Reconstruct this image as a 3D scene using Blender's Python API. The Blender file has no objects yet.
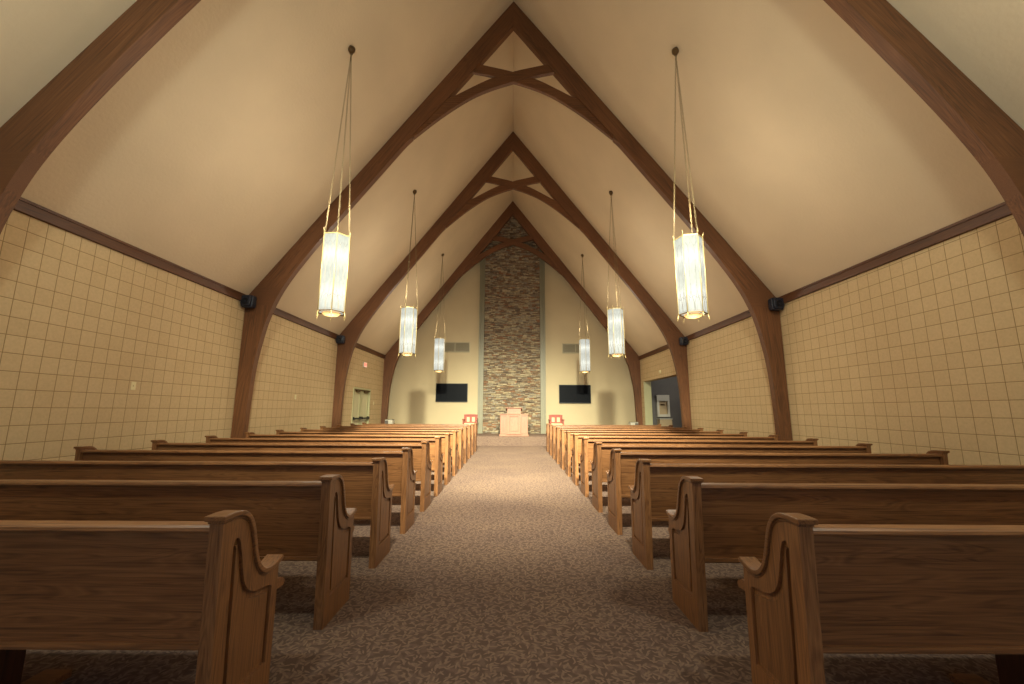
import bpy, bmesh, math, random
from mathutils import Vector, Matrix
from mathutils.geometry import tessellate_polygon

C = bpy.context.scene.collection
S = bpy.context.scene
random.seed(7)
PI = math.pi
W = 5.67            # half width of the nave
F = -0.035          # floor level
EAVE, RIDGE = 3.66, 11.08
SL = (RIDGE - EAVE) / W
REAR, BACK = -4.5, 18.62
ARCH_Y = (3.86, 8.57, 13.31, 18.28)

# ------------------------------------------------------------------ camera
cam_d = bpy.data.cameras.new('camera')
cam = bpy.data.objects.new('camera', cam_d)
C.objects.link(cam)
cam_d.sensor_width = 36.0
cam_d.lens = 36.0 * 415 / 1024
cam_d.clip_start = 0.05
cam.location = (0, 0, 1.33)
cam.rotation_euler = (Matrix.Rotation(PI / 2 + math.atan(68.0 / 415), 3, 'X') @ Matrix.Rotation(0.0048, 3, 'Z')).to_euler()
cam_d.shift_x = -0.1 / 1024
S.camera = cam

# ------------------------------------------------------------------ world and exposure
S.view_settings.view_transform = 'Standard'
S.view_settings.look = 'None'
S.view_settings.gamma = 1
S.view_settings.use_curve_mapping = False
S.view_settings.exposure = 0.36
wd = bpy.data.worlds.new('world')
S.world = wd
wd.use_nodes = True
wd.node_tree.nodes['Background'].inputs[0].default_value = (0.55, 0.65, 0.8, 1)
wd.node_tree.nodes['Background'].inputs[1].default_value = 0.6

# ------------------------------------------------------------------ lights of the room
def area(name, loc, rot, size, power, col, size_y=None):
    d = bpy.data.lights.new(name, 'AREA')
    d.energy = power; d.color = col
    d.size = size
    if size_y:
        d.shape = 'RECTANGLE'; d.size_y = size_y
    o = bpy.data.objects.new(name, d); C.objects.link(o)
    o.location = loc; o.rotation_euler = rot
    return o

def spot(name, loc, target, power, col, angle, blend=1.0, rad=0.2):
    d = bpy.data.lights.new(name, 'SPOT')
    d.energy = power; d.color = col; d.spot_size = math.radians(angle)
    d.spot_blend = blend; d.shadow_soft_size = rad
    o = bpy.data.objects.new(name, d); C.objects.link(o)
    o.location = loc
    v = Vector(target) - Vector(loc)
    o.rotation_euler = v.to_track_quat('-Z', 'Y').to_euler()
    return o

def point(name, loc, power, col, rad):
    d = bpy.data.lights.new(name, 'POINT')
    d.energy = power; d.color = col; d.shadow_soft_size = rad
    o = bpy.data.objects.new(name, d); C.objects.link(o)
    o.location = loc
    return o

WARM = (1.0, 0.89, 0.71)
# daylight through the glazed rear of the nave
area('rear_daylight', (0, REAR + 0.25, 2.2), (PI / 2, 0, 0), 7.0, 52, (0.52, 0.68, 1.0), 2.6)
# track spotlights over the rear bay aimed at the front pews, and more on the third arch
for sx in (-1, 1):
    spot('nave_spotlight', (sx * 0.9, 0.5, 6.6), (sx * 1.0, 11.8, 0.6), 13000, (1, 0.99, 0.74), 46)
    spot('nave_spotlight', (sx * 0.7, 0.5, 6.6), (sx * 1.1, 9.6, 0.6), 3400, (1, 0.96, 0.74), 68)
    spot('chancel_spotlight', (sx * 1.0, ARCH_Y[2] + 0.35, 8.4), (sx * 0.7, 14.6, 0), 1500, (1, 0.97, 0.72), 62)
for sx in (-1, 1):           # unseen uplights added to brighten the ceiling over the camera's own bay
    point('rear_ceiling_uplight', (sx * 2.78, 1.2, 4.3), 125, (0.95, 1.0, 0.86), 0.2)
PEND = [(-2.78, 6.22, 0.42), (2.78, 6.22, 0.28), (-2.78, 10.91, -0.22), (2.78, 10.91, 0.5),
        (-2.78, 15.74, 0.02), (2.78, 15.74, 0.03)]
for px, py, rz in PEND:      # lamps at the open top and bottom of each pendant
    point('pendant_uplight', (px, py, 4.45), 46, WARM, 0.16)
    point('pendant_downlight', (px, py, 2.50), 9, WARM, 0.16)

# ------------------------------------------------------------------ material helpers
def srgb(r, g, b):
    f = lambda c: (c / 255 / 12.92) if c / 255 <= 0.04045 else ((c / 255 + 0.055) / 1.055) ** 2.4
    return (f(r), f(g), f(b), 1)

class Mat:
    def __init__(s, name, rough=0.6, spec=0.5, metal=0.0):
        s.m = bpy.data.materials.new(name); s.m.use_nodes = True
        s.t = s.m.node_tree; s.n = s.t.nodes; s.l = s.t.links
        s.b = s.n['Principled BSDF']
        s.b.inputs['Roughness'].default_value = rough
        s.b.inputs['Metallic'].default_value = metal
        s.b.inputs['Specular IOR Level'].default_value = spec
    def node(s, typ, **kw):
        nd = s.n.new(typ)
        for k, v in kw.items():
            if k in nd.inputs: nd.inputs[k].default_value = v
            else: setattr(nd, k, v)
        return nd
    def coords(s, scale=(1, 1, 1), rot=(0, 0, 0), kind='Object', rand=False, loc=(0, 0, 0)):
        tc = s.node('ShaderNodeTexCoord'); mp = s.node('ShaderNodeMapping')
        mp.inputs['Scale'].default_value = scale; mp.inputs['Rotation'].default_value = rot
        mp.inputs['Location'].default_value = loc
        src = tc.outputs[kind]
        if rand:
            oi = s.node('ShaderNodeObjectInfo'); ml = s.node('ShaderNodeMath', operation='MULTIPLY')
            ml.inputs[1].default_value = 37.0
            s.l.new(oi.outputs['Random'], ml.inputs[0])
            ad = s.node('ShaderNodeVectorMath', operation='ADD')
            s.l.new(src, ad.inputs[0]); s.l.new(ml.outputs[0], ad.inputs[1]); src = ad.outputs[0]
        s.l.new(src, mp.inputs['Vector'])
        return mp.outputs[0]
    def noise(s, vec, scale=5, detail=3, rough=0.5, dist=0.0):
        nd = s.node('ShaderNodeTexNoise', Scale=scale, Detail=detail, Roughness=rough, Distortion=dist)
        s.l.new(vec, nd.inputs['Vector']); return nd.outputs['Fac']
    def ramp(s, fac, stops, interp='LINEAR'):
        r = s.node('ShaderNodeValToRGB'); e = r.color_ramp.elements
        r.color_ramp.interpolation = interp
        while len(e) < len(stops): e.new(0.5)
        for i, (p, c) in enumerate(stops):
            e[i].position = p; e[i].color = c
        s.l.new(fac, r.inputs[0]); return r.outputs[0]
    def mix(s, a, b, fac=0.5, mode='MIX'):
        m = s.node('ShaderNodeMix', data_type='RGBA', blend_type=mode)
        for v, i in ((fac, 0), (a, 6), (b, 7)):
            if hasattr(v, 'links') or hasattr(v, 'is_linked'): s.l.new(v, m.inputs[i])
            else: m.inputs[i].default_value = v
        return m.outputs[2]
    def color(s, c):
        if hasattr(c, 'is_linked'): s.l.new(c, s.b.inputs['Base Color'])
        else: s.b.inputs['Base Color'].default_value = c
        return s
    def bump(s, h, strength=0.2, dist=0.01):
        bn = s.node('ShaderNodeBump', Strength=strength, Distance=dist)
        s.l.new(h, bn.inputs['Height']); s.l.new(bn.outputs[0], s.b.inputs['Normal']); return s
    def rough(s, fac, a, b):
        mr = s.node('ShaderNodeMapRange'); mr.inputs['To Min'].default_value = a; mr.inputs['To Max'].default_value = b
        s.l.new(fac, mr.inputs[0]); s.l.new(mr.outputs[0], s.b.inputs['Roughness']); return s

def wood(name, dark, mid, light, axis, rough=0.38, coarse=1.0, rand=True, spec=0.5, tilt=0.0):
    """grain runs along axis (0 x, 1 y, 2 z)"""
    m = Mat(name, rough, spec)
    sc = [12 * coarse] * 3; sc[axis] = 0.8 * coarse
    v0 = m.coords((1, 1, 1), (0, tilt, 0), rand=rand)
    if tilt:      # upright grain in the legs, grain along the rafters above them
        vu = m.coords((1, 1, 1), (0, tilt * 0.12, 0), rand=rand)
        tz = m.node('ShaderNodeTexCoord'); sz = m.node('ShaderNodeSeparateXYZ'); m.l.new(tz.outputs['Object'], sz.inputs[0])
        rz_ = m.node('ShaderNodeMapRange'); rz_.inputs['From Min'].default_value = 3.5; rz_.inputs['From Max'].default_value = 3.9
        m.l.new(sz.outputs['Z'], rz_.inputs[0])
        mv = m.node('ShaderNodeMix', data_type='VECTOR'); m.l.new(rz_.outputs[0], mv.inputs[0])
        m.l.new(vu, mv.inputs[4]); m.l.new(v0, mv.inputs[5]); v0 = mv.outputs[1]
    def sca(v3):
        q = m.node('ShaderNodeVectorMath', operation='MULTIPLY'); q.inputs[1].default_value = tuple(v3)
        m.l.new(v0, q.inputs[0]); return q.outputs[0]
    v = sca(sc)
    n1 = m.noise(v, 1.0, 1.5, 0.5, 0.6)
    # repeated rings give the cathedral figure
    sn = m.node('ShaderNodeMath', operation='MULTIPLY'); sn.inputs[1].default_value = 75.0
    m.l.new(n1, sn.inputs[0])
    sw = m.node('ShaderNodeMath', operation='SINE'); m.l.new(sn.outputs[0], sw.inputs[0])
    mr = m.node('ShaderNodeMapRange'); mr.inputs['From Min'].default_value = -1
    m.l.new(sw.outputs[0], mr.inputs[0])
    sc2 = [120 * coarse] * 3; sc2[axis] = 2.2 * coarse
    n2 = m.noise(sca(sc2), 1.0, 2, 0.6)
    c1 = m.ramp(mr.outputs[0], [(0.0, dark), (0.22, mid), (0.6, light), (1.0, mid)])
    c2 = m.ramp(n2, [(0.30, dark), (0.46, mid), (0.7, light)])
    c = m.mix(c1, c2, 0.62)
    n3 = m.noise(m.coords((0.7, 0.7, 0.7), rand=rand), 1.0, 2)
    c = m.mix(c, m.ramp(n3, [(0.3, (0.8, 0.78, 0.76, 1)), (0.7, (1.12, 1.1, 1.08, 1))]), 1.0, 'MULTIPLY')
    m.color(c); m.bump(n2, 0.12, 0.002); m.rough(n2, rough - 0.06, rough + 0.12)
    return m.m

PD, PM, PL = srgb(82, 52, 31), srgb(126, 85, 51), srgb(150, 106, 66)
M = {}
M['pew_x'] = wood('oak_long_grain', PD, PM, PL, 0)
M['pew_z'] = wood('oak_upright_grain', PD, PM, PL, 2)
M['pew_y'] = wood('oak_cap_grain', PD, PM, PL, 1, rough=0.3)
AD, AM, AL = srgb(80, 50, 28), srgb(104, 66, 38), srgb(128, 85, 52)
for nm_, tl in (('arch_left', 0.62), ('arch_right', -0.62)):
    M[nm_] = wood('stained_' + nm_, AD, AM, AL, 2, rough=0.48, coarse=0.5, tilt=-tl)
M['arch_brace'] = wood('stained_arch_brace', AD, AM, AL, 0, rough=0.45, coarse=0.45)
M['cornice'] = wood('stained_cornice_timber', srgb(66, 38, 18), srgb(90, 55, 28), srgb(102, 64, 34), 1, rough=0.5, coarse=0.5)
M['podium'] = wood('pale_podium_timber', srgb(128, 86, 64), srgb(148, 102, 78), srgb(162, 116, 92), 2, rough=0.45)
M['redwood'] = wood('red_chair_timber', srgb(110, 40, 24), srgb(140, 56, 36), srgb(160, 74, 48), 2, rough=0.4)

def plain(name, col, rough=0.6, metal=0.0, spec=0.5, var=0.0, vs=3.0, bump=0.0, bs=60.0):
    m = Mat(name, rough, spec, metal)
    v = m.coords()
    n = m.noise(v, vs, 4)
    lo = tuple(c * (1 - var) for c in col[:3]) + (1,); hi = tuple(c * (1 + var) for c in col[:3]) + (1,)
    m.color(m.ramp(n, [(0.3, lo), (0.7, hi)]))
    if bump: m.bump(m.noise(v, bs, 3), bump, 0.01)
    return m.m

M['ceiling'] = plain('textured_ceiling_plaster', srgb(214, 194, 162), 0.85, spec=0.2, var=0.05, vs=0.8, bump=0.35, bs=22)
M['back'] = plain('painted_chancel_wall', srgb(180, 164, 132), 0.8, spec=0.2, var=0.03, vs=1.2, bump=0.1)
M['olive'] = plain('olive_painted_trim', srgb(120, 115, 92), 0.5, var=0.04)
M['olive_light'] = plain('pale_olive_paint', srgb(186, 182, 140), 0.5, var=0.04)
M['black'] = plain('black_plastic', srgb(20, 21, 25), 0.45, spec=0.3, var=0.1)
M['speaker_black'] = plain('speaker_black_shell', srgb(34, 38, 50), 0.4, var=0.1)
M['screen'] = plain('dark_screen_glass', srgb(5, 7, 13), 0.5, var=0.1, spec=0.08)
M['white'] = plain('white_painted_metal', srgb(214, 208, 190), 0.5, var=0.03)
M['grey'] = plain('grey_speaker_cloth', srgb(110, 104, 98), 0.8, var=0.1)
M['switch'] = plain('ivory_plastic', srgb(226, 216, 168), 0.4, var=0.02)
M['brass'] = plain('pale_brass', srgb(176, 156, 106), 0.45, metal=0.4, var=0.1)
M['chain'] = plain('dull_brass_chain', srgb(120, 104, 70), 0.7, metal=0.0, var=0.1)
M['bronze'] = plain('aged_bronze', srgb(96, 74, 44), 0.45, metal=0.6, var=0.2)
M['vent'] = plain('vent_grey_paint', srgb(150, 140, 108), 0.5, var=0.05)
M['vent_dark'] = plain('dark_vent_grey', srgb(78, 70, 52), 0.8, var=0.05)  # dark grey of the vent backings and heater grilles
M['slate'] = plain('slate_blue_wall_paint', srgb(116, 112, 107), 0.8, var=0.05)
M['cushion'] = plain('cream_chair_fabric', srgb(214, 178, 140), 0.9, var=0.06, bump=0.2)
M['beige'] = plain('beige_paint', srgb(200, 176, 136), 0.6, var=0.05)
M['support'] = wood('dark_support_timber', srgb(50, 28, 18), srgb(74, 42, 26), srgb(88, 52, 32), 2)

# tiled acoustic block side walls : square stack-bonded tiles with thin dark joints
def tile_mat(name, zoff):
    m = Mat(name, 0.75, 0.25)
    tc = m.node('ShaderNodeTexCoord'); sp = m.node('ShaderNodeSeparateXYZ')
    m.l.new(tc.outputs['Object'], sp.inputs[0])
    outs = []; cells = []
    for ax, off in (('Y', 4.777), ('Z', zoff)):
        a = m.node('ShaderNodeMath', operation='SUBTRACT'); a.inputs[1].default_value = off - 20.3
        m.l.new(sp.outputs[ax], a.inputs[0])
        d = m.node('ShaderNodeMath', operation='DIVIDE'); d.inputs[1].default_value = 0.203 if ax == 'Z' else 0.199
        m.l.new(a.outputs[0], d.inputs[0])
        if ax == 'Y':
            a.inputs[1].default_value = off - 19.9
        fl = m.node('ShaderNodeMath', operation='FLOOR'); m.l.new(d.outputs[0], fl.inputs[0]); cells.append(fl.outputs[0])
        pp = m.node('ShaderNodeMath', operation='PINGPONG'); pp.inputs[1].default_value = 0.5
        m.l.new(d.outputs[0], pp.inputs[0]); outs.append(pp.outputs[0])
    mn = m.node('ShaderNodeMath', operation='MINIMUM'); m.l.new(outs[0], mn.inputs[0]); m.l.new(outs[1], mn.inputs[1])
    cb = m.node('ShaderNodeCombineXYZ'); m.l.new(cells[0], cb.inputs[0]); m.l.new(cells[1], cb.inputs[1])
    wn = m.node('ShaderNodeTexWhiteNoise'); m.l.new(cb.outputs[0], wn.inputs['Vector'])
    base = m.ramp(wn.outputs['Value'], [(0, srgb(203, 178, 136)), (1, srgb(207, 183, 141))])
    n = m.noise(m.coords(), 35, 3)
    base = m.mix(base, m.ramp(n, [(0.3, (0.94, 0.94, 0.93, 1)), (0.7, (1.04, 1.04, 1.04, 1))]), 1.0, 'MULTIPLY')
    line = m.ramp(mn.outputs[0], [(0.0, (1, 1, 1, 1)), (0.010, (1, 1, 1, 1)), (0.022, (0, 0, 0, 1))])
    m.color(m.mix(base, srgb(134, 108, 66), line))
    inv = m.ramp(mn.outputs[0], [(0.0, (0, 0, 0, 1)), (0.05, (1, 1, 1, 1))])
    m.bump(inv, 0.4, 0.006)
    return m.m
M['tile_left'] = tile_mat('tiled_wall_left', 1.33)
M['tile_right'] = tile_mat('tiled_wall_right', 1.265)

# carpet with pale leafy squiggles
def carpet():
    m = Mat('leaf_patterned_carpet', 0.95, 0.1)
    tc = m.node('ShaderNodeTexCoord'); sp = m.node('ShaderNodeSeparateXYZ'); cb = m.node('ShaderNodeCombineXYZ')
    m.l.new(tc.outputs['Object'], sp.inputs[0])
    yz = m.node('ShaderNodeMath', operation='ADD'); m.l.new(sp.outputs['Y'], yz.inputs[0]); m.l.new(sp.outputs['Z'], yz.inputs[1])
    m.l.new(sp.outputs['X'], cb.inputs[0]); m.l.new(yz.outputs[0], cb.inputs[1])
    v = cb.outputs[0]
    big = m.noise(v, 0.9, 3, 0.6)
    fine = m.noise(v, 240, 2, 0.6)
    wob = m.noise(v, 9, 2, 0.5)
    def leaves(scale, off, k, lo, hi):
        vv_ = m.node('ShaderNodeMapping'); vv_.inputs['Scale'].default_value = (scale,) * 3; vv_.inputs['Location'].default_value = off
        m.l.new(v, vv_.inputs['Vector']); vv = vv_.outputs[0]
        vo = m.node('ShaderNodeTexVoronoi', voronoi_dimensions='2D'); vo.inputs['Scale'].default_value = 1.0
        m.l.new(vv, vo.inputs['Vector'])
        sub = m.node('ShaderNodeVectorMath', operation='SUBTRACT')
        m.l.new(vv, sub.inputs[0]); m.l.new(vo.outputs['Position'], sub.inputs[1])
        sep = m.node('ShaderNodeSeparateColor'); m.l.new(vo.outputs['Color'], sep.inputs[0])
        ang = m.node('ShaderNodeMath', operation='MULTIPLY_ADD'); ang.inputs[1].default_value = 6.28
        m.l.new(sep.outputs[0], ang.inputs[0])
        w2 = m.node('ShaderNodeMath', operation='MULTIPLY'); w2.inputs[1].default_value = 4.0
        m.l.new(wob, w2.inputs[0]); m.l.new(w2.outputs[0], ang.inputs[2])
        rt = m.node('ShaderNodeVectorRotate', rotation_type='Z_AXIS')
        m.l.new(sub.outputs[0], rt.inputs['Vector']); m.l.new(ang.outputs[0], rt.inputs['Angle'])
        mul = m.node('ShaderNodeVectorMath', operation='MULTIPLY'); mul.inputs[1].default_value = (1.0, k, 0)
        m.l.new(rt.outputs[0], mul.inputs[0])
        ln = m.node('ShaderNodeVectorMath', operation='LENGTH'); m.l.new(mul.outputs[0], ln.inputs[0])
        return m.ramp(ln.outputs['Value'], [(lo, (1, 1, 1, 1)), (hi, (0, 0, 0, 1))])
    c = srgb(96, 79, 70)
    c = m.mix(c, srgb(112, 93, 82), leaves(14, (3, 1, 0), 2.0, 0.30, 0.65))
    c = m.mix(c, srgb(126, 106, 91), leaves(20, (0, 0, 0), 3.4, 0.34, 0.66))
    c = m.mix(c, srgb(133, 112, 96), leaves(24, (7, 4, 0), 3.8, 0.32, 0.62))
    c = m.mix(c, m.ramp(big, [(0.35, (0.9, 0.88, 0.9, 1)), (0.65, (1.08, 1.06, 1.02, 1))]), 1.0, 'MULTIPLY')
    c = m.mix(c, m.ramp(fine, [(0.3, (0.86, 0.86, 0.86, 1)), (0.7, (1.12, 1.12, 1.12, 1))]), 1.0, 'MULTIPLY')
    m.color(c); m.bump(fine, 0.4, 0.005)
    return m.m
M['carpet'] = carpet()

# ledgestone : colour per stone
def stone():
    m = Mat('stacked_ledgestone', 0.9, 0.2)
    g = m.node('ShaderNodeNewGeometry')
    r = m.ramp(g.outputs['Random Per Island'], [
        (0.0, srgb(126, 106, 86)), (0.16, srgb(158, 146, 122)), (0.30, srgb(112, 98, 84)), (0.42, srgb(170, 156, 126)),
        (0.54, srgb(142, 120, 96)), (0.66, srgb(150, 142, 126)), (0.78, srgb(146, 108, 82)), (0.84, srgb(178, 166, 138)), (0.92, srgb(132, 122, 106))], 'CONSTANT')
    n = m.noise(m.coords(), 14, 4, 0.6)
    c = m.mix(r, m.ramp(n, [(0.3, (0.62, 0.59, 0.57, 1)), (0.7, (1.02, 0.98, 0.95, 1))]), 1.0, 'MULTIPLY')
    m.color(c); m.bump(n, 0.5, 0.02)
    return m.m
M['stone'] = stone()
M['mortar'] = plain('dark_mortar', srgb(70, 60, 48), 0.95)

# lit opal glass of the pendants (bulb glow painted into the emission as brighter zones)
def opal():
    m = Mat('lit_opal_glass', 0.6, 0.1)
    m.color((0.05, 0.053, 0.047, 1))
    tc = m.node('ShaderNodeTexCoord'); sp = m.node('ShaderNodeSeparateXYZ')
    m.l.new(tc.outputs['Object'], sp.inputs[0])
    zz = m.node('ShaderNodeMapRange'); zz.inputs['From Min'].default_value = 0.0; zz.inputs['From Max'].default_value = 1.22
    m.l.new(sp.outputs['Z'], zz.inputs[0])
    st = m.ramp(zz.outputs[0], [(0.0, (.62,) * 3 + (1,)), (0.10, (.72,) * 3 + (1,)), (0.24, (1.0,) * 3 + (1,)), (0.36, (.72,) * 3 + (1,)),
                               (0.52, (.60,) * 3 + (1,)), (0.62, (.72,) * 3 + (1,)), (0.73, (1.0,) * 3 + (1,)), (0.85, (.66,) * 3 + (1,)), (1.0, (.55,) * 3 + (1,))])
    n = m.noise(m.coords((1, 1, 0.35)), 30, 2)
    st2 = m.mix(st, m.ramp(n, [(0.35, (0.88,) * 3 + (1,)), (0.65, (1.06,) * 3 + (1,))]), 1.0, 'MULTIPLY')
    tint = m.mix(st2, (0.98, 1.0, 0.90, 1), 1.0, 'MULTIPLY')
    m.l.new(tint, m.b.inputs['Emission Color'])
    m.b.inputs['Emission Strength'].default_value = 0.74
    return m.m
M['opal'] = opal()
def emit(name, col, strength):
    m = Mat(name, 0.5); m.color(col)
    m.b.inputs['Emission Color'].default_value = col
    m.b.inputs['Emission Strength'].default_value = strength
    return m.m
M['amber'] = emit('lit_amber_bowl', srgb(240, 200, 130), 0.45)
M['exit_glow'] = emit('lit_exit_face', srgb(240, 190, 165), 0.55)
M['exit_red'] = emit('lit_exit_letters', srgb(215, 60, 45), 0.8)
def glass():
    m = Mat('door_glass', 0.08, 0.5)
    m.color(srgb(205, 205, 170))
    m.b.inputs['Transmission Weight'].default_value = 0.9
    return m.m
M['glass'] = glass()
M['frosted'] = plain('pale_door_glass', srgb(206, 200, 160), 0.2, var=0.08, vs=2)

# ------------------------------------------------------------------ mesh helpers
def obj(name, bm, mat, parent=None, smooth=False, bevel=0, segs=2):
    bmesh.ops.recalc_face_normals(bm, faces=bm.faces)
    me = bpy.data.meshes.new(name); bm.to_mesh(me); bm.free()
    me.materials.append(mat)
    if smooth:
        for p in me.polygons: p.use_smooth = True
    o = bpy.data.objects.new(name, me); C.objects.link(o)
    if parent: o.parent = parent
    if bevel:
        md = o.modifiers.new('bevel', 'BEVEL'); md.width = bevel; md.segments = segs
        md.limit_method = 'ANGLE'; md.angle_limit = math.radians(40)
    return o

def tag(o, label=None, cat=None, group=None, kind=None):
    if label: o['label'] = label
    if cat: o['category'] = cat
    if group: o['group'] = group
    if kind: o['kind'] = kind
    return o

def thing(name, label, cat, loc=(0, 0, 0), rz=0, group=None):
    o = bpy.data.objects.new(name, None); C.objects.link(o)
    o.location = loc; o.rotation_euler = (0, 0, rz)
    return tag(o, label, cat, group)

def box(bm, x0, x1, y0, y1, z0, z1):
    v = [bm.verts.new(p) for p in ((x0, y0, z0), (x1, y0, z0), (x1, y1, z0), (x0, y1, z0),
                                   (x0, y0, z1), (x1, y0, z1), (x1, y1, z1), (x0, y1, z1))]
    for f in ((0, 3, 2, 1), (4, 5, 6, 7), (0, 1, 5, 4), (1, 2, 6, 5), (2, 3, 7, 6), (3, 0, 4, 7)):
        bm.faces.new([v[i] for i in f])
    return v

def bx(*a):
    bm = bmesh.new(); box(bm, *a); return bm

def prism(bm, loops, d0, d1, axis):
    """extrude outline(s) (first the outer one, then holes) along axis 'x' or 'y'; outline is (a, z)"""
    P = (lambda a, z, d: (d, a, z)) if axis == 'x' else (lambda a, z, d: (a, d, z))
    flat = []; rings = []
    for lp in loops:
        lo = [bm.verts.new(P(a, z, d0)) for a, z in lp]; hi = [bm.verts.new(P(a, z, d1)) for a, z in lp]
        rings.append((lo, hi)); flat += list(zip(lo, hi))
        n = len(lp)
        for i in range(n):
            bm.faces.new((lo[i], lo[(i + 1) % n], hi[(i + 1) % n], hi[i]))
    tris = tessellate_polygon([[Vector((a, z, 0)) for a, z in lp] for lp in loops])
    for t in tris:
        for k in (0, 1):
            try: bm.faces.new([flat[i][k] for i in t])
            except ValueError: pass
    return bm

def tube(bm, pts, r, n=6, closed=False):
    pts = [Vector(p) for p in pts]; rings = []
    N = len(pts)
    for i, p in enumerate(pts):
        if closed: d = pts[(i + 1) % N] - pts[i - 1]
        else: d = pts[min(i + 1, N - 1)] - pts[max(i - 1, 0)]
        d.normalize()
        u = d.orthogonal() if i == 0 else (prev - d * prev.dot(d))
        u.normalize(); prev = u; w = d.cross(u)
        rr = r[i] if isinstance(r, (list, tuple)) else r
        rings.append([bm.verts.new(p + (u * math.cos(2 * PI * k / n) + w * math.sin(2 * PI * k / n)) * rr) for k in range(n)])
    for i in range(N if closed else N - 1):
        a, b = rings[i], rings[(i + 1) % N]
        for k in range(n):
            bm.faces.new((a[k], a[(k + 1) % n], b[(k + 1) % n], b[k]))
    if not closed:
        bm.faces.new(rings[0]); bm.faces.new(rings[-1][::-1])
    return bm

def lathe(bm, prof, n=24, c=(0, 0, 0)):
    rings = []
    for r, z in prof:
        rings.append([bm.verts.new((c[0] + max(r, 1e-4) * math.cos(2 * PI * k / n), c[1] + max(r, 1e-4) * math.sin(2 * PI * k / n), c[2] + z)) for k in range(n)])
    for a, b in zip(rings, rings[1:]):
        for k in range(n): bm.faces.new((a[k], a[(k + 1) % n], b[(k + 1) % n], b[k]))
    bm.faces.new(rings[0]); bm.faces.new(rings[-1][::-1])
    return bm

def catmull(pts, k=6):
    out = []
    for i in range(len(pts) - 1):
        p0 = Vector(pts[max(i - 1, 0)]); p1 = Vector(pts[i]); p2 = Vector(pts[i + 1]); p3 = Vector(pts[min(i + 2, len(pts) - 1)])
        for j in range(k):
            t = j / k
            out.append(tuple(0.5 * ((2 * p1) + (p2 - p0) * t + (2 * p0 - 5 * p1 + 4 * p2 - p3) * t * t + (3 * p1 - p0 - 3 * p2 + p3) * t ** 3)))
    out.append(tuple(pts[-1]))
    return out

def struct(name, bm, mat, parent=None, **k):
    o = obj(name, bm, mat, parent, **k)
    if not parent: o['kind'] = 'structure'
    return o

def copy_tree(o, parent=None, off=None):
    c = o.copy(); C.objects.link(c); c.parent = parent
    for ch in list(o.children): copy_tree(ch, c)
    return c

# ------------------------------------------------------------------ room shell
STAGE_Y, STAGE_Z = 16.45, 0.315
struct('floor', bx(-W, W, REAR, BACK, F - 0.1, F), M['carpet'])
struct('trim_1', bx(-W, W, STAGE_Y, BACK, F, STAGE_Z), M['carpet'])['label'] = 'carpeted chancel platform one high step above the aisle'
# side walls
OP0, OP1, OPZ, WT = 13.46, 17.9, 2.57, 0.28     # opening in the right wall
DY0, DY1, DZ = 14.92, 16.72, 2.12               # double door in the left wall
bm = bmesh.new()
prism(bm, [[(REAR, F), (DY0, F), (DY0, DZ), (DY1, DZ), (DY1, F), (BACK, F), (BACK, EAVE + 0.05), (REAR, EAVE + 0.05)]], -W - WT, -W, 'x')
struct('wall_left', bm, M['tile_left'])
bm = bmesh.new()
prism(bm, [[(REAR, F), (OP0, F), (OP0, OPZ), (OP1, OPZ), (OP1, F), (BACK, F), (BACK, EAVE + 0.05), (REAR, EAVE + 0.05)]], W, W + WT, 'x')
struct('wall_right', bm, M['tile_right'])
# ceiling : two steep slopes
bm = bmesh.new()
e = 0.012
for s in (-1, 1):
    a = (s * (W + 0.25), EAVE - 0.25 * SL + e); b = (0, RIDGE + e)
    prism(bm, [[a, b, (0, RIDGE + 0.2), (s * (W + 0.25), a[1] + 0.25)]], REAR, BACK + 0.2, 'y')
struct('ceiling', bm, M['ceiling'])
# gable walls
bm = bmesh.new()
prism(bm, [[(-W, F), (W, F), (W, EAVE), (0, RIDGE), (-W, EAVE)]], BACK, BACK + 0.2, 'y')
struct('wall_back', bm, M['back'])
bm = bmesh.new()
prism(bm, [[(-W, F), (W, F), (W, EAVE), (0, RIDGE), (-W, EAVE)], [(-3.6, 0.7), (3.6, 0.7), (3.6, 3.6), (-3.6, 3.6)]], REAR - 0.2, REAR, 'y')
struct('wall_rear', bm, M['back'])
bm = bmesh.new()
for x in (-3.6, -1.2, 1.2, 3.55): box(bm, x, x + 0.05, REAR - 0.15, REAR - 0.05, 0.7, 3.6)
box(bm, -3.6, 3.6, REAR - 0.15, REAR - 0.05, 0.7, 0.75); box(bm, -3.6, 3.6, REAR - 0.15, REAR - 0.05, 3.55, 3.6)
w1 = struct('window_1', bm, M['olive'])
obj('window_pane', bx(-3.55, 3.55, REAR - 0.11, REAR - 0.10, 0.75, 3.55), M['glass'], w1)
# cornice rails along the eaves, cut between the arches
for s, nm in ((-1, 'trim_left'), (1, 'trim_right')):
    bm = bmesh.new()
    ys = [REAR] + [v for y in ARCH_Y[:3] for v in (y, y + 0.14)] + [ARCH_Y[3]]
    for a, b in zip(ys[::2], ys[1::2]):
        x0, x1 = sorted((s * W, s * (W - 0.05)))
        box(bm, x0, x1, a, b, 3.545, 3.68)
        x0, x1 = sorted((s * W, s * (W - 0.065)))
        box(bm, x0, x1, a, b, 3.665, 3.70)
    o = struct(nm, bm, M['cornice'])

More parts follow.
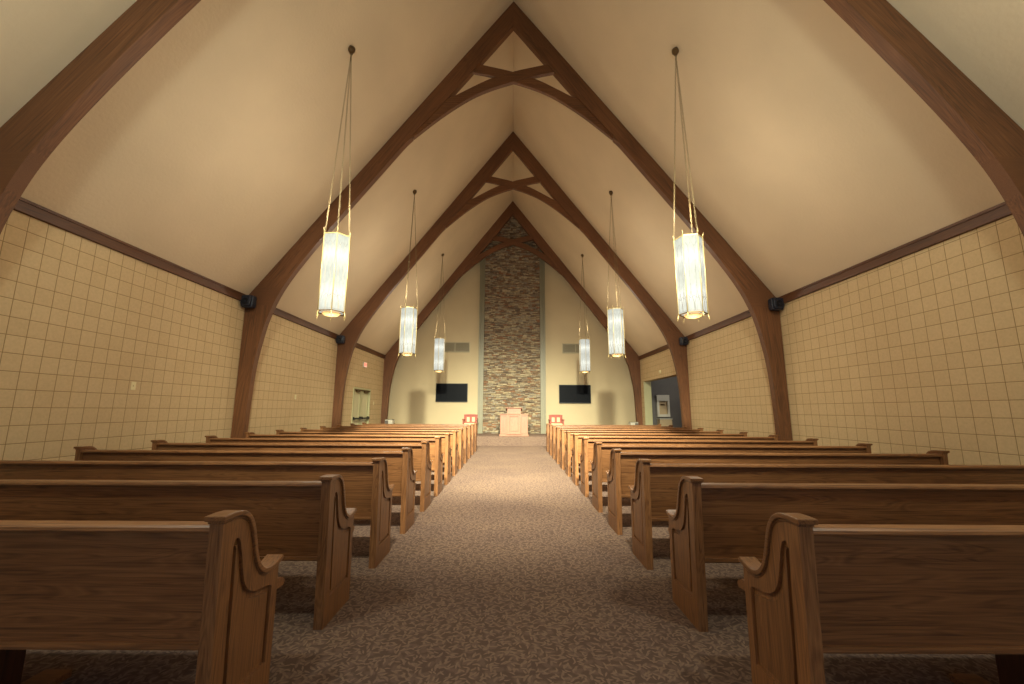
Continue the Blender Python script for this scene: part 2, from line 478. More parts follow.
# ------------------------------------------------------------------ timber arches
INNER = [(-2.30, 7.45), (-2.49, 7.24), (-2.96, 6.62), (-3.53, 5.87), (-4.11, 5.10), (-4.553, 4.475), (-4.835, 4.03), (-5.028, 3.65),
         (-5.195, 3.17), (-5.318, 2.553), (-5.373, 2.10), (-5.403, 1.52), (-5.42, 0.8), (-5.425, F)]
BLOW = [(-2.275, 7.455), (-1.64, 8.015), (-1.0, 8.48), (-0.5, 8.73), (0.0, 8.905), (0.53, 9.07), (0.94, 9.16), (1.06, 9.18)]
BUP = [(1.0, 9.42), (0.716, 9.355), (0.4, 9.28), (0.0, 9.175), (-0.58, 8.965), (-1.3, 8.565), (-1.6, 8.38), (-2.36, 7.58)]
def make_arch():
    root = thing('timber_arch', '', 'arch')
    TY = 0.14
    for s in (-1, 1):
        inner = [(0, 10.40), (-0.71, 9.475), (-0.96, 9.16), (-1.365, 8.635), (-2.295, 7.50)] + catmull(INNER, 4)
        lp = [(-W + 0.003, F), (-W + 0.003, EAVE), (0, RIDGE)] + inner
        lp = [(-s * a, z) for a, z in lp]
        bm = bmesh.new(); prism(bm, [lp], 0, TY, 'y')
        obj('rib', bm, M['arch_left' if s < 0 else 'arch_right'], root, bevel=0.008, segs=1)
    for s, (y0, y1) in ((-1, (0.018, 0.118)), (1, (0.028, 0.108))):
        lp = catmull(BLOW, 4) + catmull(BUP, 4)
        lp = [(-s * a, z) for a, z in lp]
        bm = bmesh.new(); prism(bm, [lp], y0, y1, 'y')
        obj('collar_brace', bm, M['arch_brace'], root, bevel=0.006, segs=1)
    return root
arch0 = make_arch()
alab = ['nearest brown timber arch, only its two legs cutting the upper corners of the view',
        'second brown timber arch, the tallest whole pointed one with crossed collar braces',
        'middle-distance brown timber arch between the tallest whole arch and the chancel arch',
        'farthest brown timber arch standing against the chancel wall in front of the stone panel']
for i, y in enumerate(ARCH_Y):
    a = arch0 if i == 0 else copy_tree(arch0)
    a.location = (0, y, 0)
    tag(a, alab[i], 'arch', 'pointed timber arches of the nave')

# ------------------------------------------------------------------ chancel wall : stone panel
stone_top = lambda x: RIDGE - abs(x) * SL - 0.03
t = thing('stone_panel', 'tall narrow ledgestone panel with olive side trims behind the pulpit', 'stone panel', (0, BACK, STAGE_Z))
bm = bmesh.new()
SX = 1.265
z = 0.0
while z < 10.3:
    h = random.choice((0.028, 0.034, 0.04, 0.048, 0.06))
    x = -SX - random.random() * 0.0
    while x < SX - 0.01:
        w = random.uniform(0.08, 0.26)
        x1 = min(x + w, SX)
        if SX - x1 < 0.06: x1 = SX
        zt = z + h
        lim = min(stone_top(x), stone_top(x1)) - STAGE_Z
        if zt < lim:
            d = random.uniform(0.05, 0.13)
            box(bm, x, x1 - 0.006, -d, -0.03, z, zt - 0.006)
        x = x1
    z += h
obj('ledgestone_facing', bm, M['stone'], t, bevel=0)
bm = bmesh.new()
prism(bm, [[(-SX, 0), (SX, 0), (SX, stone_top(SX) - STAGE_Z), (0, stone_top(0) - STAGE_Z), (-SX, stone_top(SX) - STAGE_Z)]], -0.045, -0.001, 'y')
obj('mortar_bed', bm, M['mortar'], t)
for s in (-1, 1):
    bm = bmesh.new()
    for a, b, d in ((1.27, 1.32, 0.16), (1.32, 1.44, 0.10), (1.44, 1.505, 0.15)):
        lp = [(s * a, 0), (s * b, 0), (s * b, stone_top(b) - STAGE_Z), (s * a, stone_top(a) - STAGE_Z)]
        prism(bm, [lp], -d, -0.001, 'y')
    obj('side_trim', bm, M['olive'], t)

# ------------------------------------------------------------------ pews
Y0, PITCH, LEN = 1.79, 1.02, 3.78
TOP = [(-0.005, 0.895), (0.06, 0.897), (0.13, 0.89), (0.18, 0.862), (0.215, 0.815), (0.24, 0.75), (0.262, 0.68), (0.29, 0.625),
       (0.33, 0.588), (0.375, 0.573), (0.425, 0.577), (0.488, 0.595)]
TOPC = catmull(TOP, 4)
GO = [(0.122, 0.13), (0.094, 0.73), (0.100, 0.765), (0.117, 0.780), (0.138, 0.768), (0.152, 0.735), (0.168, 0.68), (0.185, 0.615), (0.205, 0.565),
      (0.24, 0.525), (0.285, 0.503), (0.34, 0.492), (0.402, 0.484), (0.428, 0.47), (0.430, 0.13)]
def inset(lp, d):
    n = len(lp); out = []
    for i in range(n):
        a = Vector(lp[i - 1]); b = Vector(lp[i]); c = Vector(lp[(i + 1) % n])
        e1 = (b - a).normalized(); e2 = (c - b).normalized()
        n1 = Vector((e1.y, -e1.x)); n2 = Vector((e2.y, -e2.x))
        m = (n1 + n2); m.normalize(); k = d / max(0.35, m.dot(n1))
        out.append(tuple(b + m * k))
    return out
GO = [(a - 0.004, z) for a, z in GO]
GOc = GO[:1] + catmull(GO[1:-1], 3) + GO[-1:]
GI = inset(GOc, 0.029)

def make_end(root, x, out):
    """x : outer face position, out : +1/-1 direction of the outer face"""
    th = 0.058
    body = [(0.046, F)] + [(0.012, 0.875)] + [(a, z - 0.02) for a, z in TOPC[2:-1]] + [(0.475, 0.567), (0.478, F)]
    bm = bmesh.new()
    c0 = x - out * th; c1 = x - out * 0.016
    prism(bm, [body], c0, c1, 'x')
    prism(bm, [body, GOc], c1, x, 'x')
    e = obj('end_panel', bm, M['pew_z'], root, bevel=0.003, segs=1)
    bm = bmesh.new()
    prism(bm, [GI], c1, x - out * 0.003, 'x')
    obj('raised_field', bm, M['pew_z'], e, bevel=0.009, segs=3)
    # moulded cap following the S curve
    bm = bmesh.new()
    for o, lift, t_ in ((0.014, 0.0, 0.022), (0.005, -0.022, 0.012)):
        lo = x + out * o; hi = c0 - out * o
        up = [(a, z + lift) for a, z in TOPC]
        if lift: up = [(a, z) for a, z in up[1:-1]]
        dn = []
        for i, (a, z) in enumerate(up):
            q0 = Vector(up[max(i - 1, 0)]); q1 = Vector(up[min(i + 1, len(up) - 1)])
            d = (q1 - q0).normalized(); nrm = Vector((d.y, -d.x))
            dn.append((a + nrm.x * t_, z + nrm.y * t_))
        A = [[bm.verts.new((X, a, z)) for a, z in L] for X in (lo, hi) for L in (up, dn)]
        n = len(up)
        for i in range(n - 1):
            bm.faces.new((A[0][i], A[0][i + 1], A[2][i + 1], A[2][i]))
            bm.faces.new((A[1][i], A[1][i + 1], A[3][i + 1], A[3][i]))
            bm.faces.new((A[0][i], A[0][i + 1], A[1][i + 1], A[1][i]))
            bm.faces.new((A[2][i], A[2][i + 1], A[3][i + 1], A[3][i]))
        for i in (0, n - 1): bm.faces.new((A[0][i], A[1][i], A[3][i], A[2][i]))
    obj('cap', bm, M['pew_y'], e, bevel=0.004, segs=2)

def make_pew(sx):
    """local y = 0 is the rear edge, aisle end at local x = 0, the pew extends towards sx"""
    root = thing('pew', '', 'pew')
    make_end(root, 0, -sx)
    make_end(root, sx * LEN, sx)
    xa, xb = sorted((sx * 0.058, sx * (LEN - 0.058)))
    bm = bmesh.new()
    prof = catmull([(0.048, 0.845), (0.058, 0.72), (0.078, 0.56), (0.098, 0.43), (0.104, 0.362)], 4)
    lp = prof + [(a + 0.024, z) for a, z in prof[::-1]]
    prism(bm, [lp], xa, xb, 'x')
    bk = obj('backrest', bm, M['pew_x'], root)
    bm = bmesh.new()
    lp = [(0.02, 0.826), (0.014, 0.834), (0.016, 0.846), (0.026, 0.854), (0.08, 0.856), (0.094, 0.848), (0.096, 0.834), (0.088, 0.824)]
    prism(bm, [lp], xa, xb, 'x')
    obj('top_rail', bm, M['pew_x'], root)
    bm = bmesh.new()
    lp = [(0.088, 0.360), (0.088, 0.376), (0.130, 0.376), (0.130, 0.352), (0.092, 0.352)]
    prism(bm, [lp], xa, xb, 'x')
    obj('bottom_rail', bm, M['pew_x'], root)
    bm = bmesh.new()
    lp = catmull([(0.128, 0.40), (0.22, 0.405), (0.40, 0.425), (0.58, 0.44), (0.64, 0.43), (0.665, 0.405)], 3)
    lp = lp + [(0.65, 0.385), (0.60, 0.39), (0.40, 0.385), (0.128, 0.365)]
    prism(bm, [lp], xa, xb, 'x')
    obj('seat', bm, M['pew_x'], root)
    for k in (1.19, 2.56):
        bm = bmesh.new()
        lp = [(0.13, F), (0.13, 0.366), (0.40, 0.386), (0.58, 0.386), (0.55, 0.30), (0.46, 0.18), (0.46, F)]
        x0, x1 = sorted((sx * k, sx * (k + 0.03)))
        prism(bm, [lp], x0, x1, 'x')
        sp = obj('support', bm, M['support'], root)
        x0, x1 = sorted((sx * (k + 0.028), sx * (k - 0.11)))
        bm = bx(x0, x1, 0.461, 0.60, F, F + 0.035)
        obj('floor_cleat', bm, M['pew_x'], sp, bevel=0.004)
    return root
ordn = ['first', 'second', 'third', 'fourth', 'fifth', 'sixth', 'seventh', 'eighth', 'ninth', 'tenth', 'eleventh', 'twelfth', 'thirteenth']
for sx, side in ((-1, 'left'), (1, 'right')):
    p0 = make_pew(sx)
    for i in range(13):
        p = p0 if i == 0 else copy_tree(p0)
        p.location = (sx * 1.18, Y0 + i * PITCH, 0)
        if i == 0: lb = f'oak pew {side} of the aisle, nearest of its row of pews to the camera'
        elif i == 12: lb = f'farthest oak pew {side} of the aisle, front row closest to the chancel step'
        else: lb = f'oak pew {side} of the aisle, {ordn[i]} row counting from the camera'
        tag(p, lb, 'pew', f'oak pews {side} of the carpeted aisle')

# ------------------------------------------------------------------ pendant lanterns
def make_pendant():
    root = thing('pendant_lantern', '', 'pendant light')
    R, H = 0.212, 1.22
    hexp = [(R * math.cos(PI / 3 * k - PI / 2), R * math.sin(PI / 3 * k - PI / 2)) for k in range(6)]
    for k in range(6):
        a, b = hexp[k], hexp[(k + 1) % 6]
        bm = bmesh.new()
        v = [bm.verts.new((p[0] * q, p[1] * q, z)) for q in (0.97, 0.94) for p, z in ((a, 0.0), (b, 0.0), (b, H), (a, H))]
        for f in ((0, 1, 2, 3), (7, 6, 5, 4), (0, 4, 5, 1), (1, 5, 6, 2), (2, 6, 7, 3), (3, 7, 4, 0)): bm.faces.new([v[i] for i in f])
        pn = obj('glass_panel', bm, M['opal'], root)
        # thin leaded tracery near the foot and head of each pane
        bm = bmesh.new()
        A, B = Vector(a) * 0.985, Vector(b) * 0.985
        def P(u, z): q = A.lerp(B, u); return (q.x, q.y, z)
        tube(bm, [P(0.06, 0.03), P(0.94, 0.03)], 0.0014, 4)
        for u0, u1 in ((0.08, 0.5), (0.5, 0.92)):
            um = (u0 + u1) / 2
            tube(bm, [P(u0, 0.03), P(u0 + 0.02, 0.14), P(um - 0.08, 0.24), P(um, 0.33)], 0.0016, 4)
            tube(bm, [P(u1, 0.03), P(u1 - 0.02, 0.14), P(um + 0.08, 0.24), P(um, 0.33)], 0.0016, 4)
            tube(bm, [P(u0, 0.26), P(um, 0.215), P(u1, 0.26)], 0.0014, 4)
            tube(bm, [P(um, 0.33), P(um, 0.43), P(um, 0.86), P(um, 1.04)], [0.0014, 0.001, 0.001, 0.0014], 4)
            tube(bm, [P(0.5, 0.26), P(um, 0.215)], 0.001, 4)
            tube(bm, [P(u0 + 0.05, 1.10), P(um, 1.04), P(u1 - 0.05, 1.10)], 0.0014, 4)
        obj('tracery', bm, M['bronze'], pn)
    for k in range(6):
        x, y = hexp[k]
        bm = bmesh.new()
        tube(bm, [(x, y, -0.01), (x, y, H + 0.01)], 0.008, 6)
        tube(bm, [(x, y, -0.005), (x * 1.04, y * 1.04, -0.05), (x * 1.10, y * 1.10, -0.10)], [0.009, 0.007, 0.002], 6)
        tube(bm, [(x, y, H), (x * 1.03, y * 1.03, H + 0.05), (x * 1.08, y * 1.08, H + 0.09)], [0.008, 0.006, 0.002], 6)
        obj('corner_bar', bm, M['brass'], root, smooth=True)
    for z, nm in ((-0.005, 'bottom_ring'), (H - 0.005, 'top_ring')):
        bm = bmesh.new()
        for k in range(6):
            a, b = hexp[k], hexp[(k + 1) % 6]
            v = [bm.verts.new((p[0] * q, p[1] * q, z + dz)) for dz in (0, 0.016) for p, q in ((a, 1.01), (b, 1.01), (b, 0.92), (a, 0.92))]
            for f in ((0, 1, 2, 3), (7, 6, 5, 4), (0, 4, 5, 1), (1, 5, 6, 2), (2, 6, 7, 3), (3, 7, 4, 0)): bm.faces.new([v[i] for i in f])
            if z < 0: tube(bm, [(a[0] * 0.95, a[1] * 0.95, z), (a[0] * 0.6, a[1] * 0.6, z - 0.01)], 0.005, 5)
        obj(nm, bm, M['bronze'] if z < 0 else M['brass'], root)
    bm = bmesh.new()
    lathe(bm, [(0.135, 0.0), (0.13, -0.02), (0.10, -0.042), (0.05, -0.055), (0.0, -0.058)][::-1], 24)
    obj('bottom_bowl', bm, M['amber'], root, smooth=True)
    top = (0, 0, 7.40 - 2.79 - 0.06)
    for k in (0, 2, 4):
        bm = bmesh.new()
        a = Vector((hexp[k][0], hexp[k][1], H + 0.02)); b = Vector(top)
        L = (b - a).length; n = int(L / 0.042); d = (b - a).normalized()
        u = d.orthogonal().normalized(); w = d.cross(u)
        for i in range(n):
            c = a + d * (i + 0.5) * L / n; s = u if i % 2 else w
            lk = [c + d * (0.027 * math.cos(q)) + s * (0.0105 * math.sin(q)) for q in [2 * PI * j / 8 for j in range(8)]]
            tube(bm, lk, 0.0028, 4, closed=True)
        obj('chain', bm, M['chain'], root)
    bm = bmesh.new()
    lathe(bm, [(0.0, -0.05), (0.03, -0.045), (0.045, -0.02), (0.06, 0.0), (0.062, 0.045)], 16, (0, 0, 7.40 - 2.79))
    tube(bm, [Vector(top) + Vector((0.022 * math.cos(q), 0, 0.0 + 0.022 * math.sin(q))) for q in [2 * PI * j / 10 for j in range(10)]], 0.006, 5, closed=True)
    obj('ceiling_hook', bm, M['bronze'], root, smooth=True)
    return root
pend0 = make_pendant()
plab = ['large lit hexagonal lantern nearest on the left, hanging before the second arch',
        'large lit hexagonal lantern nearest on the right, hanging before the second arch',
        'middle lit hexagonal lantern of the left row, between the second and third arches',
        'middle lit hexagonal lantern of the right row, between the second and third arches',
        'smallest farthest lit lantern on the left, beside the left chancel wall vent',
        'smallest farthest lit lantern on the right, overlapping the right chancel wall vent']
for i, (px, py, rz) in enumerate(PEND):
    p = pend0 if i == 0 else copy_tree(pend0)
    p.location = (px, py, 2.79); p.rotation_euler = (0, 0, rz)
    tag(p, plab[i], 'pendant light', 'hexagonal pendant lanterns')

# ------------------------------------------------------------------ loudspeakers on the arches
def make_spk(sx):
    root = thing('loudspeaker', '', 'speaker')
    bm = bmesh.new()
    lp = [(-0.10, -0.13), (-0.125, -0.08), (-0.125, 0.10), (-0.105, 0.13), (0.105, 0.13), (0.125, 0.10), (0.125, -0.08), (0.10, -0.13)]
    prism(bm, [lp], 0.0, 0.13, 'y')
    prism(bm, [[(a * 0.8, z * 0.8) for a, z in lp]], -0.05, 0.0, 'y')
    obj('shell', bm, M['speaker_black'], root, bevel=0.012)
    bm = bmesh.new(); lathe(bm, [(0.0, 0), (0.03, 0.002), (0.05, 0.012), (0.07, 0.012), (0.075, 0.0)], 20)
    bmesh.ops.rotate(bm, verts=bm.verts, matrix=Matrix.Rotation(PI / 2, 3, 'X'))
    bmesh.ops.translate(bm, verts=bm.verts, vec=(0, -0.049, -0.01))
    obj('driver', bm, M['black'], root, smooth=True)
    obj('bracket', bx(-0.03, 0.03, 0.13, 0.17, -0.04, 0.04), M['black'], root)
    return root
sk = make_spk(1)
first = True
for sx, side in ((-1, 'left'), (1, 'right')):
    for j, d in ((1, 'second, tallest whole arch'), (2, 'third arch, nearer the chancel')):
        o = sk if first else copy_tree(sk); first = False
        o.location = (sx * 5.53, ARCH_Y[j] - 0.175, 3.545)
        tag(o, f'small black loudspeaker on the {side} leg of the {d}', 'speaker', 'black loudspeakers on the arches')

# ------------------------------------------------------------------ chancel wall things
for s, xc, lb in ((-1, -2.67, 'black wall-mounted television left of the stone panel'), (1, 2.80, 'black wall-mounted television right of the stone panel')):
    zc = 2.08 if s < 0 else 2.045
    t = thing('television', lb, 'television', (xc, BACK - 0.001, zc), 0, 'televisions on the chancel wall')
    w, h = 0.705, 0.405
    bm = bmesh.new()
    prism(bm, [[(-w, -h), (w, -h), (w, h), (-w, h)], [(-w + 0.025, -h + 0.03), (w - 0.025, -h + 0.03), (w - 0.025, h - 0.025), (-w + 0.025, h - 0.025)]], -0.09, -0.05, 'y')
    box(bm, -w, w, -0.05, -0.04, -h, h)
    obj('bezel', bm, M['black'], t)
    obj('screen', bx(-w + 0.025, w - 0.025, -0.075, -0.055, -h + 0.03, h - 0.025), M['screen'], t)
    obj('mount', bx(-0.2, 0.2, -0.04, 0, -0.2, 0.2), M['black'], t)
def vent(x0, x1, z0, z1, lb):
    xc = (x0 + x1) / 2; w = (x1 - x0) / 2; h = (z1 - z0) / 2
    t = thing('wall_vent', lb, 'vent', (xc, BACK - 0.001, (z0 + z1) / 2), 0, 'grey return vents on the chancel wall')
    bm = bmesh.new()
    prism(bm, [[(-w, -h), (w, -h), (w, h), (-w, h)], [(-w + 0.035, -h + 0.035), (w - 0.035, -h + 0.035), (w - 0.035, h - 0.035), (-w + 0.035, h - 0.035)]], -0.035, -0.001, 'y')
    obj('frame', bm, M['vent'], t)
    obj('backing', bx(-w + 0.03, w - 0.03, -0.008, -0.002, -h + 0.03, h - 0.03), M['vent_dark'], t)
    bm = bmesh.new()
    n = 12
    for i in range(n):
        z = -h + 0.05 + i * (2 * h - 0.1) / (n - 1)
        v = box(bm, -w + 0.035, w - 0.035, -0.030, -0.010, z - 0.006, z + 0.006)
    box(bm, -0.012, 0.012, -0.034, -0.008, -h + 0.03, h - 0.03)
    obj('louvres', bm, M['vent'], t)
vent(-3.26, -1.91, 3.89, 4.36, 'grey louvred vent left of the stone panel, above the left television')
vent(2.27, 3.50, 3.87, 4.32, 'grey louvred vent right of the stone panel, above the right television')
for s, side in ((-1, 'left'), (1, 'right')):
    x0, x1 = (-3.15, -2.15) if s < 0 else (2.25, 3.32)
    t = thing('baseboard_heater', f'long low wall heater behind the last pews, under the {side} television', 'heater', ((x0 + x1) / 2, BACK - 0.001, STAGE_Z), 0, 'low heaters on the chancel wall')
    w = (x1 - x0) / 2
    obj('casing', bx(-w, w, -0.12, 0, 0.0, 0.33), M['olive_light'], t, bevel=0.005)
    bm = bmesh.new()
    for i in range(14):
        xx = -w + 0.04 + i * (2 * w - 0.1) / 14
        box(bm, xx, xx + 0.035, -0.123, -0.10, 0.335, 0.38)
    box(bm, -w, w, -0.12, -0.02, 0.33, 0.336); box(bm, -w, w, -0.12, -0.02, 0.375, 0.385)
    obj('top_grille', bm, M['vent_dark'], t)

# pulpit
t = thing('pulpit', 'wide pale pinkish wood pulpit with raised reading desk centred before the stone', 'pulpit', (0.09, 16.60, STAGE_Z))
obj('plinth', bx(-0.575, 0.575, -0.03, 0.52, 0, 0.07), M['podium'], t, bevel=0.01)
body = obj('body', bx(-0.54, 0.54, 0.0, 0.5, 0.07, 0.83), M['podium'], t, bevel=0.004)
for x0, x1 in ((-0.50, -0.29), (0.29, 0.50)):
    bm = bmesh.new()
    prism(bm, [[(x0, 0.12), (x1, 0.12), (x1, 0.79), (x0, 0.79)], [(x0 + 0.03, 0.15), (x1 - 0.03, 0.15), (x1 - 0.03, 0.76), (x0 + 0.03, 0.76)]], -0.012, 0.0, 'y')
    obj('side_moulding', bm, M['podium'], t)
obj('corner_post', bx(-0.28, -0.235, -0.05, 0.0, 0.07, 0.83), M['podium'], t, bevel=0.006)
obj('corner_post', bx(0.235, 0.28, -0.05, 0.0, 0.07, 0.83), M['podium'], t, bevel=0.006)
bm = bmesh.new()
prism(bm, [[(-0.235, 0.10), (0.235, 0.10), (0.235, 0.82), (-0.235, 0.82)], [(-0.18, 0.17), (0.18, 0.17), (0.18, 0.76), (-0.18, 0.76)]], -0.03, -0.001, 'y')
box(bm, -0.15, 0.15, -0.02, -0.001, 0.20, 0.73)
obj('front_panel', bm, M['podium'], t, bevel=0.004)
obj('step_moulding', bx(-0.28, 0.28, -0.07, 0.0, 0.07, 0.12), M['podium'], t, bevel=0.006)
obj('counter', bx(-0.57, 0.57, -0.04, 0.53, 0.83, 0.865), M['podium'], t, bevel=0.008)
bm = bmesh.new()
prism(bm, [[(0.02, 0.865), (0.44, 0.865), (0.44, 0.98), (0.02, 1.07)]], -0.27, 0.27, 'x')
obj('reading_desk', bm, M['podium'], t, bevel=0.006)
bm = bmesh.new()
prism(bm, [[(-0.04, 1.085), (0.48, 0.975), (0.48, 1.0), (-0.04, 1.11)]], -0.33, 0.33, 'x')
obj('desk_top', bm, M['podium'], t, bevel=0.006)

# pulpit chairs
def make_chair():
    r = thing('pulpit_chair', '', 'chair')
    for sx in (-1, 1):
        bm = bx(sx * 0.26 - 0.025, sx * 0.26 + 0.025, 0.42, 0.47, 0, 0.80)
        obj('rear_post', bm, M['redwood'], r, bevel=0.006)
        obj('leg', bx(sx * 0.27 - 0.025, sx * 0.27 + 0.025, -0.02, 0.03, 0, 0.60), M['redwood'], r, bevel=0.006)
        bm = bmesh.new(); prism(bm, [catmull([(-0.05, 0.595), (0.1, 0.61), (0.3, 0.60), (0.43, 0.61)], 3) + [(0.43, 0.64), (0.3, 0.63), (0.1, 0.64), (-0.05, 0.635)]], sx * 0.28 - 0.035, sx * 0.28 + 0.035, 'x')
        obj('armrest', bm, M['redwood'], r, bevel=0.006)
    bm = bmesh.new()
    prism(bm, [[(-0.24, 0.44), (0.24, 0.44), (0.24, 0.78), (-0.24, 0.78)], [(-0.17, 0.52), (-0.05, 0.52), (-0.05, 0.71), (-0.17, 0.71)],
               [(0.05, 0.52), (0.17, 0.52), (0.17, 0.71), (0.05, 0.71)]], 0.43, 0.46, 'y')
    prism(bm, [[(-0.29, 0.78), (0.29, 0.78), (0.29, 0.815), (0.15, 0.83), (-0.15, 0.83), (-0.29, 0.815)]], 0.41, 0.48, 'y')
    obj('back_frame', bm, M['redwood'], r, bevel=0.004)
    for a in (-0.11, 0.11):
        obj('back_panel', bx(a - 0.062, a + 0.062, 0.437, 0.455, 0.51, 0.72), M['cushion'], r)
    obj('seat_rail', bx(-0.26, 0.26, -0.01, 0.44, 0.34, 0.41), M['redwood'], r, bevel=0.004)
    obj('seat_cushion', bx(-0.235, 0.235, 0.0, 0.42, 0.41, 0.47), M['cushion'], r, bevel=0.02, segs=3)
    return r
ch = make_chair(); ch.location = (-1.74, 17.5, STAGE_Z); tag(ch, 'red-brown wooden armchair left of the pulpit, under the left television', 'chair', 'chancel armchairs')
c2 = copy_tree(ch); c2.location = (1.87, 17.5, STAGE_Z); tag(c2, 'red-brown wooden armchair right of the pulpit, under the right television', 'chair', 'chancel armchairs')

# floor speakers
for sx, x, zt, lb in ((-1, -5.17, 0.90, 'white and grey floor speaker cabinet at the foot of the left chancel arch'),
                      (1, 5.16, 0.84, 'white and grey floor speaker cabinet at the foot of the right chancel arch')):
    t = thing('floor_speaker', lb, 'speaker', (x, 17.75, STAGE_Z), 0, 'floor speakers at the chancel corners')
    h = zt - STAGE_Z
    obj('cabinet', bx(-0.16, 0.16, 0, 0.3, 0, h), M['white'], t, bevel=0.01)
    a, b = sorted((sx * 0.15, sx * 0.02))
    obj('grille', bx(a, b, -0.014, -0.001, 0.03, h - 0.03), M['grey'], t, bevel=0.004)
    obj('lid', bx(-0.165, 0.165, -0.005, 0.305, h, h + 0.02), M['olive'], t, bevel=0.004)

# ------------------------------------------------------------------ left wall : double door, exit sign, switches
d1 = bpy.data.objects.new('door_1', None); C.objects.link(d1); d1.location = (-W, (DY0 + DY1) / 2, F); d1['kind'] = 'structure'
hw, hh = (DY1 - DY0) / 2, DZ - F
bm = bmesh.new()
prism(bm, [[(-hw, 0), (-hw, hh), (hw, hh), (hw, 0), (hw - 0.06, 0), (hw - 0.06, hh - 0.06), (-hw + 0.06, hh - 0.06), (-hw + 0.06, 0)]], -0.2, 0.025, 'x')
obj('door_frame', bm, M['olive_light'], d1)
obj('head_strip', bx(0.0, 0.03, -hw + 0.06, hw - 0.06, hh - 0.10, hh - 0.062), M['bronze'], d1)
for k in (-1, 1):
    y0, y1 = sorted((k * 0.005, k * (hw - 0.065)))
    bm = bmesh.new()
    prism(bm, [[(y0, 0.01), (y1, 0.01), (y1, hh - 0.065), (y0, hh - 0.065)], [(y0 + 0.14, 0.28), (y1 - 0.14, 0.28), (y1 - 0.14, hh - 0.2), (y0 + 0.14, hh - 0.2)]], -0.07, -0.03, 'x')
    lf = obj('door_leaf', bm, M['olive_light'], d1)
    obj('pane', bx(-0.055, -0.045, y0 + 0.14, y1 - 0.14, 0.28, hh - 0.2), M['frosted'], lf)
    bm = bx(-0.03, 0.05, y0 + 0.03, y0 + 0.10, 0.99, 1.09); box(bm, -0.03, 0.05, y1 - 0.10, y1 - 0.03, 0.99, 1.09); box(bm, 0.03, 0.07, y0 + 0.03, y1 - 0.03, 1.0, 1.06)
    obj('push_bar', bm, M['black'], lf, bevel=0.005)
    bm = bx(-0.03, 0.04, y0 + 0.25, y0 + 0.55, hh - 0.17, hh - 0.10)
    tube(bm, [(0.03, y0 + 0.3, hh - 0.12), (0.12, y0 + 0.5, hh - 0.11), (0.02, y0 + 0.7, hh - 0.10)], 0.012, 6)
    obj('door_closer', bm, M['bronze'], lf)

t = thing('exit_sign', 'small pinkish lit EXIT sign on the left wall above the double door', 'exit sign', (-W, 15.86, 3.0))
obj('housing', bx(0, 0.05, -0.16, 0.16, -0.09, 0.11), M['white'], t, bevel=0.008)
obj('face', bx(0.05, 0.054, -0.145, 0.145, -0.075, 0.095), M['exit_glow'], t)
def letters(txt, h, mat, parent, loc, rot):
    cu = bpy.data.curves.new(txt, 'FONT'); cu.body = txt; cu.size = h; cu.extrude = 0.001; cu.align_x = 'CENTER'; cu.align_y = 'CENTER'
    o = bpy.data.objects.new('tmp', cu); C.objects.link(o)
    dg = bpy.context.evaluated_depsgraph_get(); me = bpy.data.meshes.new_from_object(o.evaluated_get(dg))
    bpy.data.objects.remove(o)
    me.materials.clear(); me.materials.append(mat)
    o = bpy.data.objects.new('lettering', me); C.objects.link(o); o.parent = parent; o.location = loc; o.rotation_euler = rot
    return o
letters('EXIT', 0.15, M['exit_red'], t, (0.056, 0, 0.01), (PI / 2, 0, PI / 2))

for y, z, lb in ((6.24, 1.66, 'ivory wall switch plate on the nearest left tiled bay'),
                 (10.96, 1.64, 'ivory wall switch plate on the left tiled bay between second and third arches'),
                 (17.2, 1.58, 'ivory wall switch plate on the left wall just right of the double door')):
    t = thing('light_switch', lb, 'light switch', (-W, y, z), 0, 'ivory switch plates on the left wall')
    obj('plate', bx(0.0005, 0.008, -0.04, 0.04, -0.06, 0.06), M['switch'], t, bevel=0.003)
    obj('toggle', bx(0.008, 0.018, -0.008, 0.008, -0.012, 0.012), M['switch'], t, bevel=0.002)
t = thing('ceiling_sensor', 'small round white sensor on the right wall above the dark side opening', 'sensor', (W, 15.82, 2.80))
bm = bmesh.new(); lathe(bm, [(0.07, 0.0), (0.072, 0.015), (0.06, 0.035), (0.03, 0.048), (0.0, 0.05)], 20)
bmesh.ops.rotate(bm, verts=bm.verts, matrix=Matrix.Rotation(-PI / 2, 3, 'Y'))
obj('housing', bm, M['switch'], t, smooth=True)
bm = bmesh.new(); lathe(bm, [(0.02, 0.048), (0.015, 0.06), (0.0, 0.062)], 12)
bmesh.ops.rotate(bm, verts=bm.verts, matrix=Matrix.Rotation(-PI / 2, 3, 'Y'))
obj('lens', bm, M['white'], t, smooth=True)

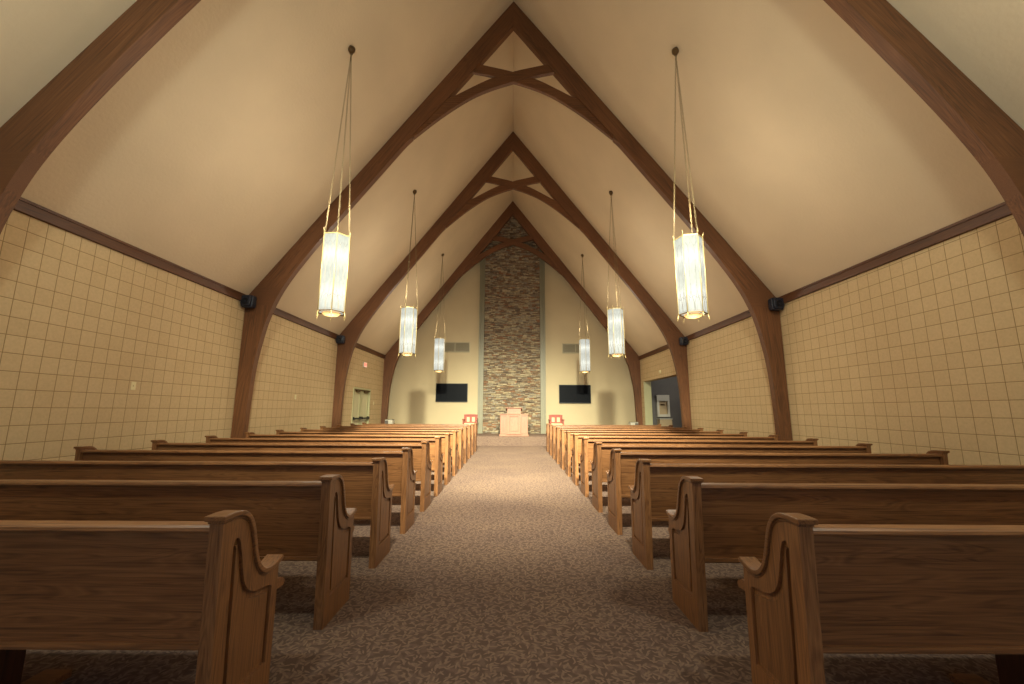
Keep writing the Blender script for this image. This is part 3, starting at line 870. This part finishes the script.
# ------------------------------------------------------------------ side room beyond the right-hand opening
struct('floor_corridor', bx(W + 0.0005, 9.5, 12.6, 19.9, F - 0.1, F - 0.001), M['carpet'])
struct('wall_corridor_end', bx(W + WT, 9.5, 19.5, 19.7, F, 3.1), M['slate'])
struct('wall_corridor_far', bx(9.3, 9.5, 12.6, 19.5, F, 3.1), M['slate'])
struct('wall_corridor_near', bx(W + WT, 9.3, 12.6, 12.8, F, 3.1), M['slate'])
struct('wall_corridor_inner', bx(W + WT, W + WT + 0.02, 17.9, 19.5, F, 3.1), M['slate'])
struct('ceiling_corridor', bx(W + WT, 9.5, 12.6, 19.7, 3.1, 3.2), M['slate'])
bm = bmesh.new()
box(bm, W - 0.012, W + WT + 0.02, OP1 - 0.03, OP1 - 0.001, F, OPZ - 0.001)
struct('trim_2', bm, M['olive_light'])
point('side_room_fill', (7.6, 17.4, 2.7), 34, (1.0, 0.95, 0.85), 0.1)  # unseen fill light added to brighten the side room
t = thing('display_case', 'white-framed wall display case seen through the right-hand opening', 'display case', (7.0, 19.499, 1.05))
bm = bmesh.new()
prism(bm, [[(-0.29, 0), (0.29, 0), (0.29, 1.0), (-0.29, 1.0)], [(-0.19, 0.12), (0.19, 0.12), (0.19, 0.72), (-0.19, 0.72)]], -0.14, -0.001, 'y')
obj('frame', bm, M['white'], t, bevel=0.006)
obj('back_board', bx(-0.19, 0.19, -0.02, -0.001, 0.12, 0.72), M['beige'], t)
bm = bmesh.new(); tube(bm, [(-0.10, -0.05, 0.55), (-0.04, -0.05, 0.57), (0.04, -0.05, 0.57), (0.10, -0.05, 0.54)], [0.02, 0.035, 0.035, 0.02], 8)
obj('displayed_piece', bm, M['bronze'], t)
t = thing('low_cabinet', 'beige low cabinet standing beneath the white display case', 'cabinet', (7.0, 19.499, F))
obj('body', bx(-0.28, 0.28, -0.35, -0.001, 0, 0.98), M['beige'], t, bevel=0.01)
obj('door', bx(-0.25, 0.25, -0.37, -0.35, 0.06, 0.70), M['beige'], t, bevel=0.005)
obj('countertop', bx(-0.30, 0.30, -0.38, -0.001, 0.98, 1.01), M['white'], t, bevel=0.005)
d2 = struct('door_2', bx(W + WT + 0.06, 6.52, 19.44, 19.499, F, 2.1), M['slate'], bevel=0.004)
obj('door_handle', bx(6.44, 6.48, 19.38, 19.44, 0.95, 1.10), M['bronze'], d2)
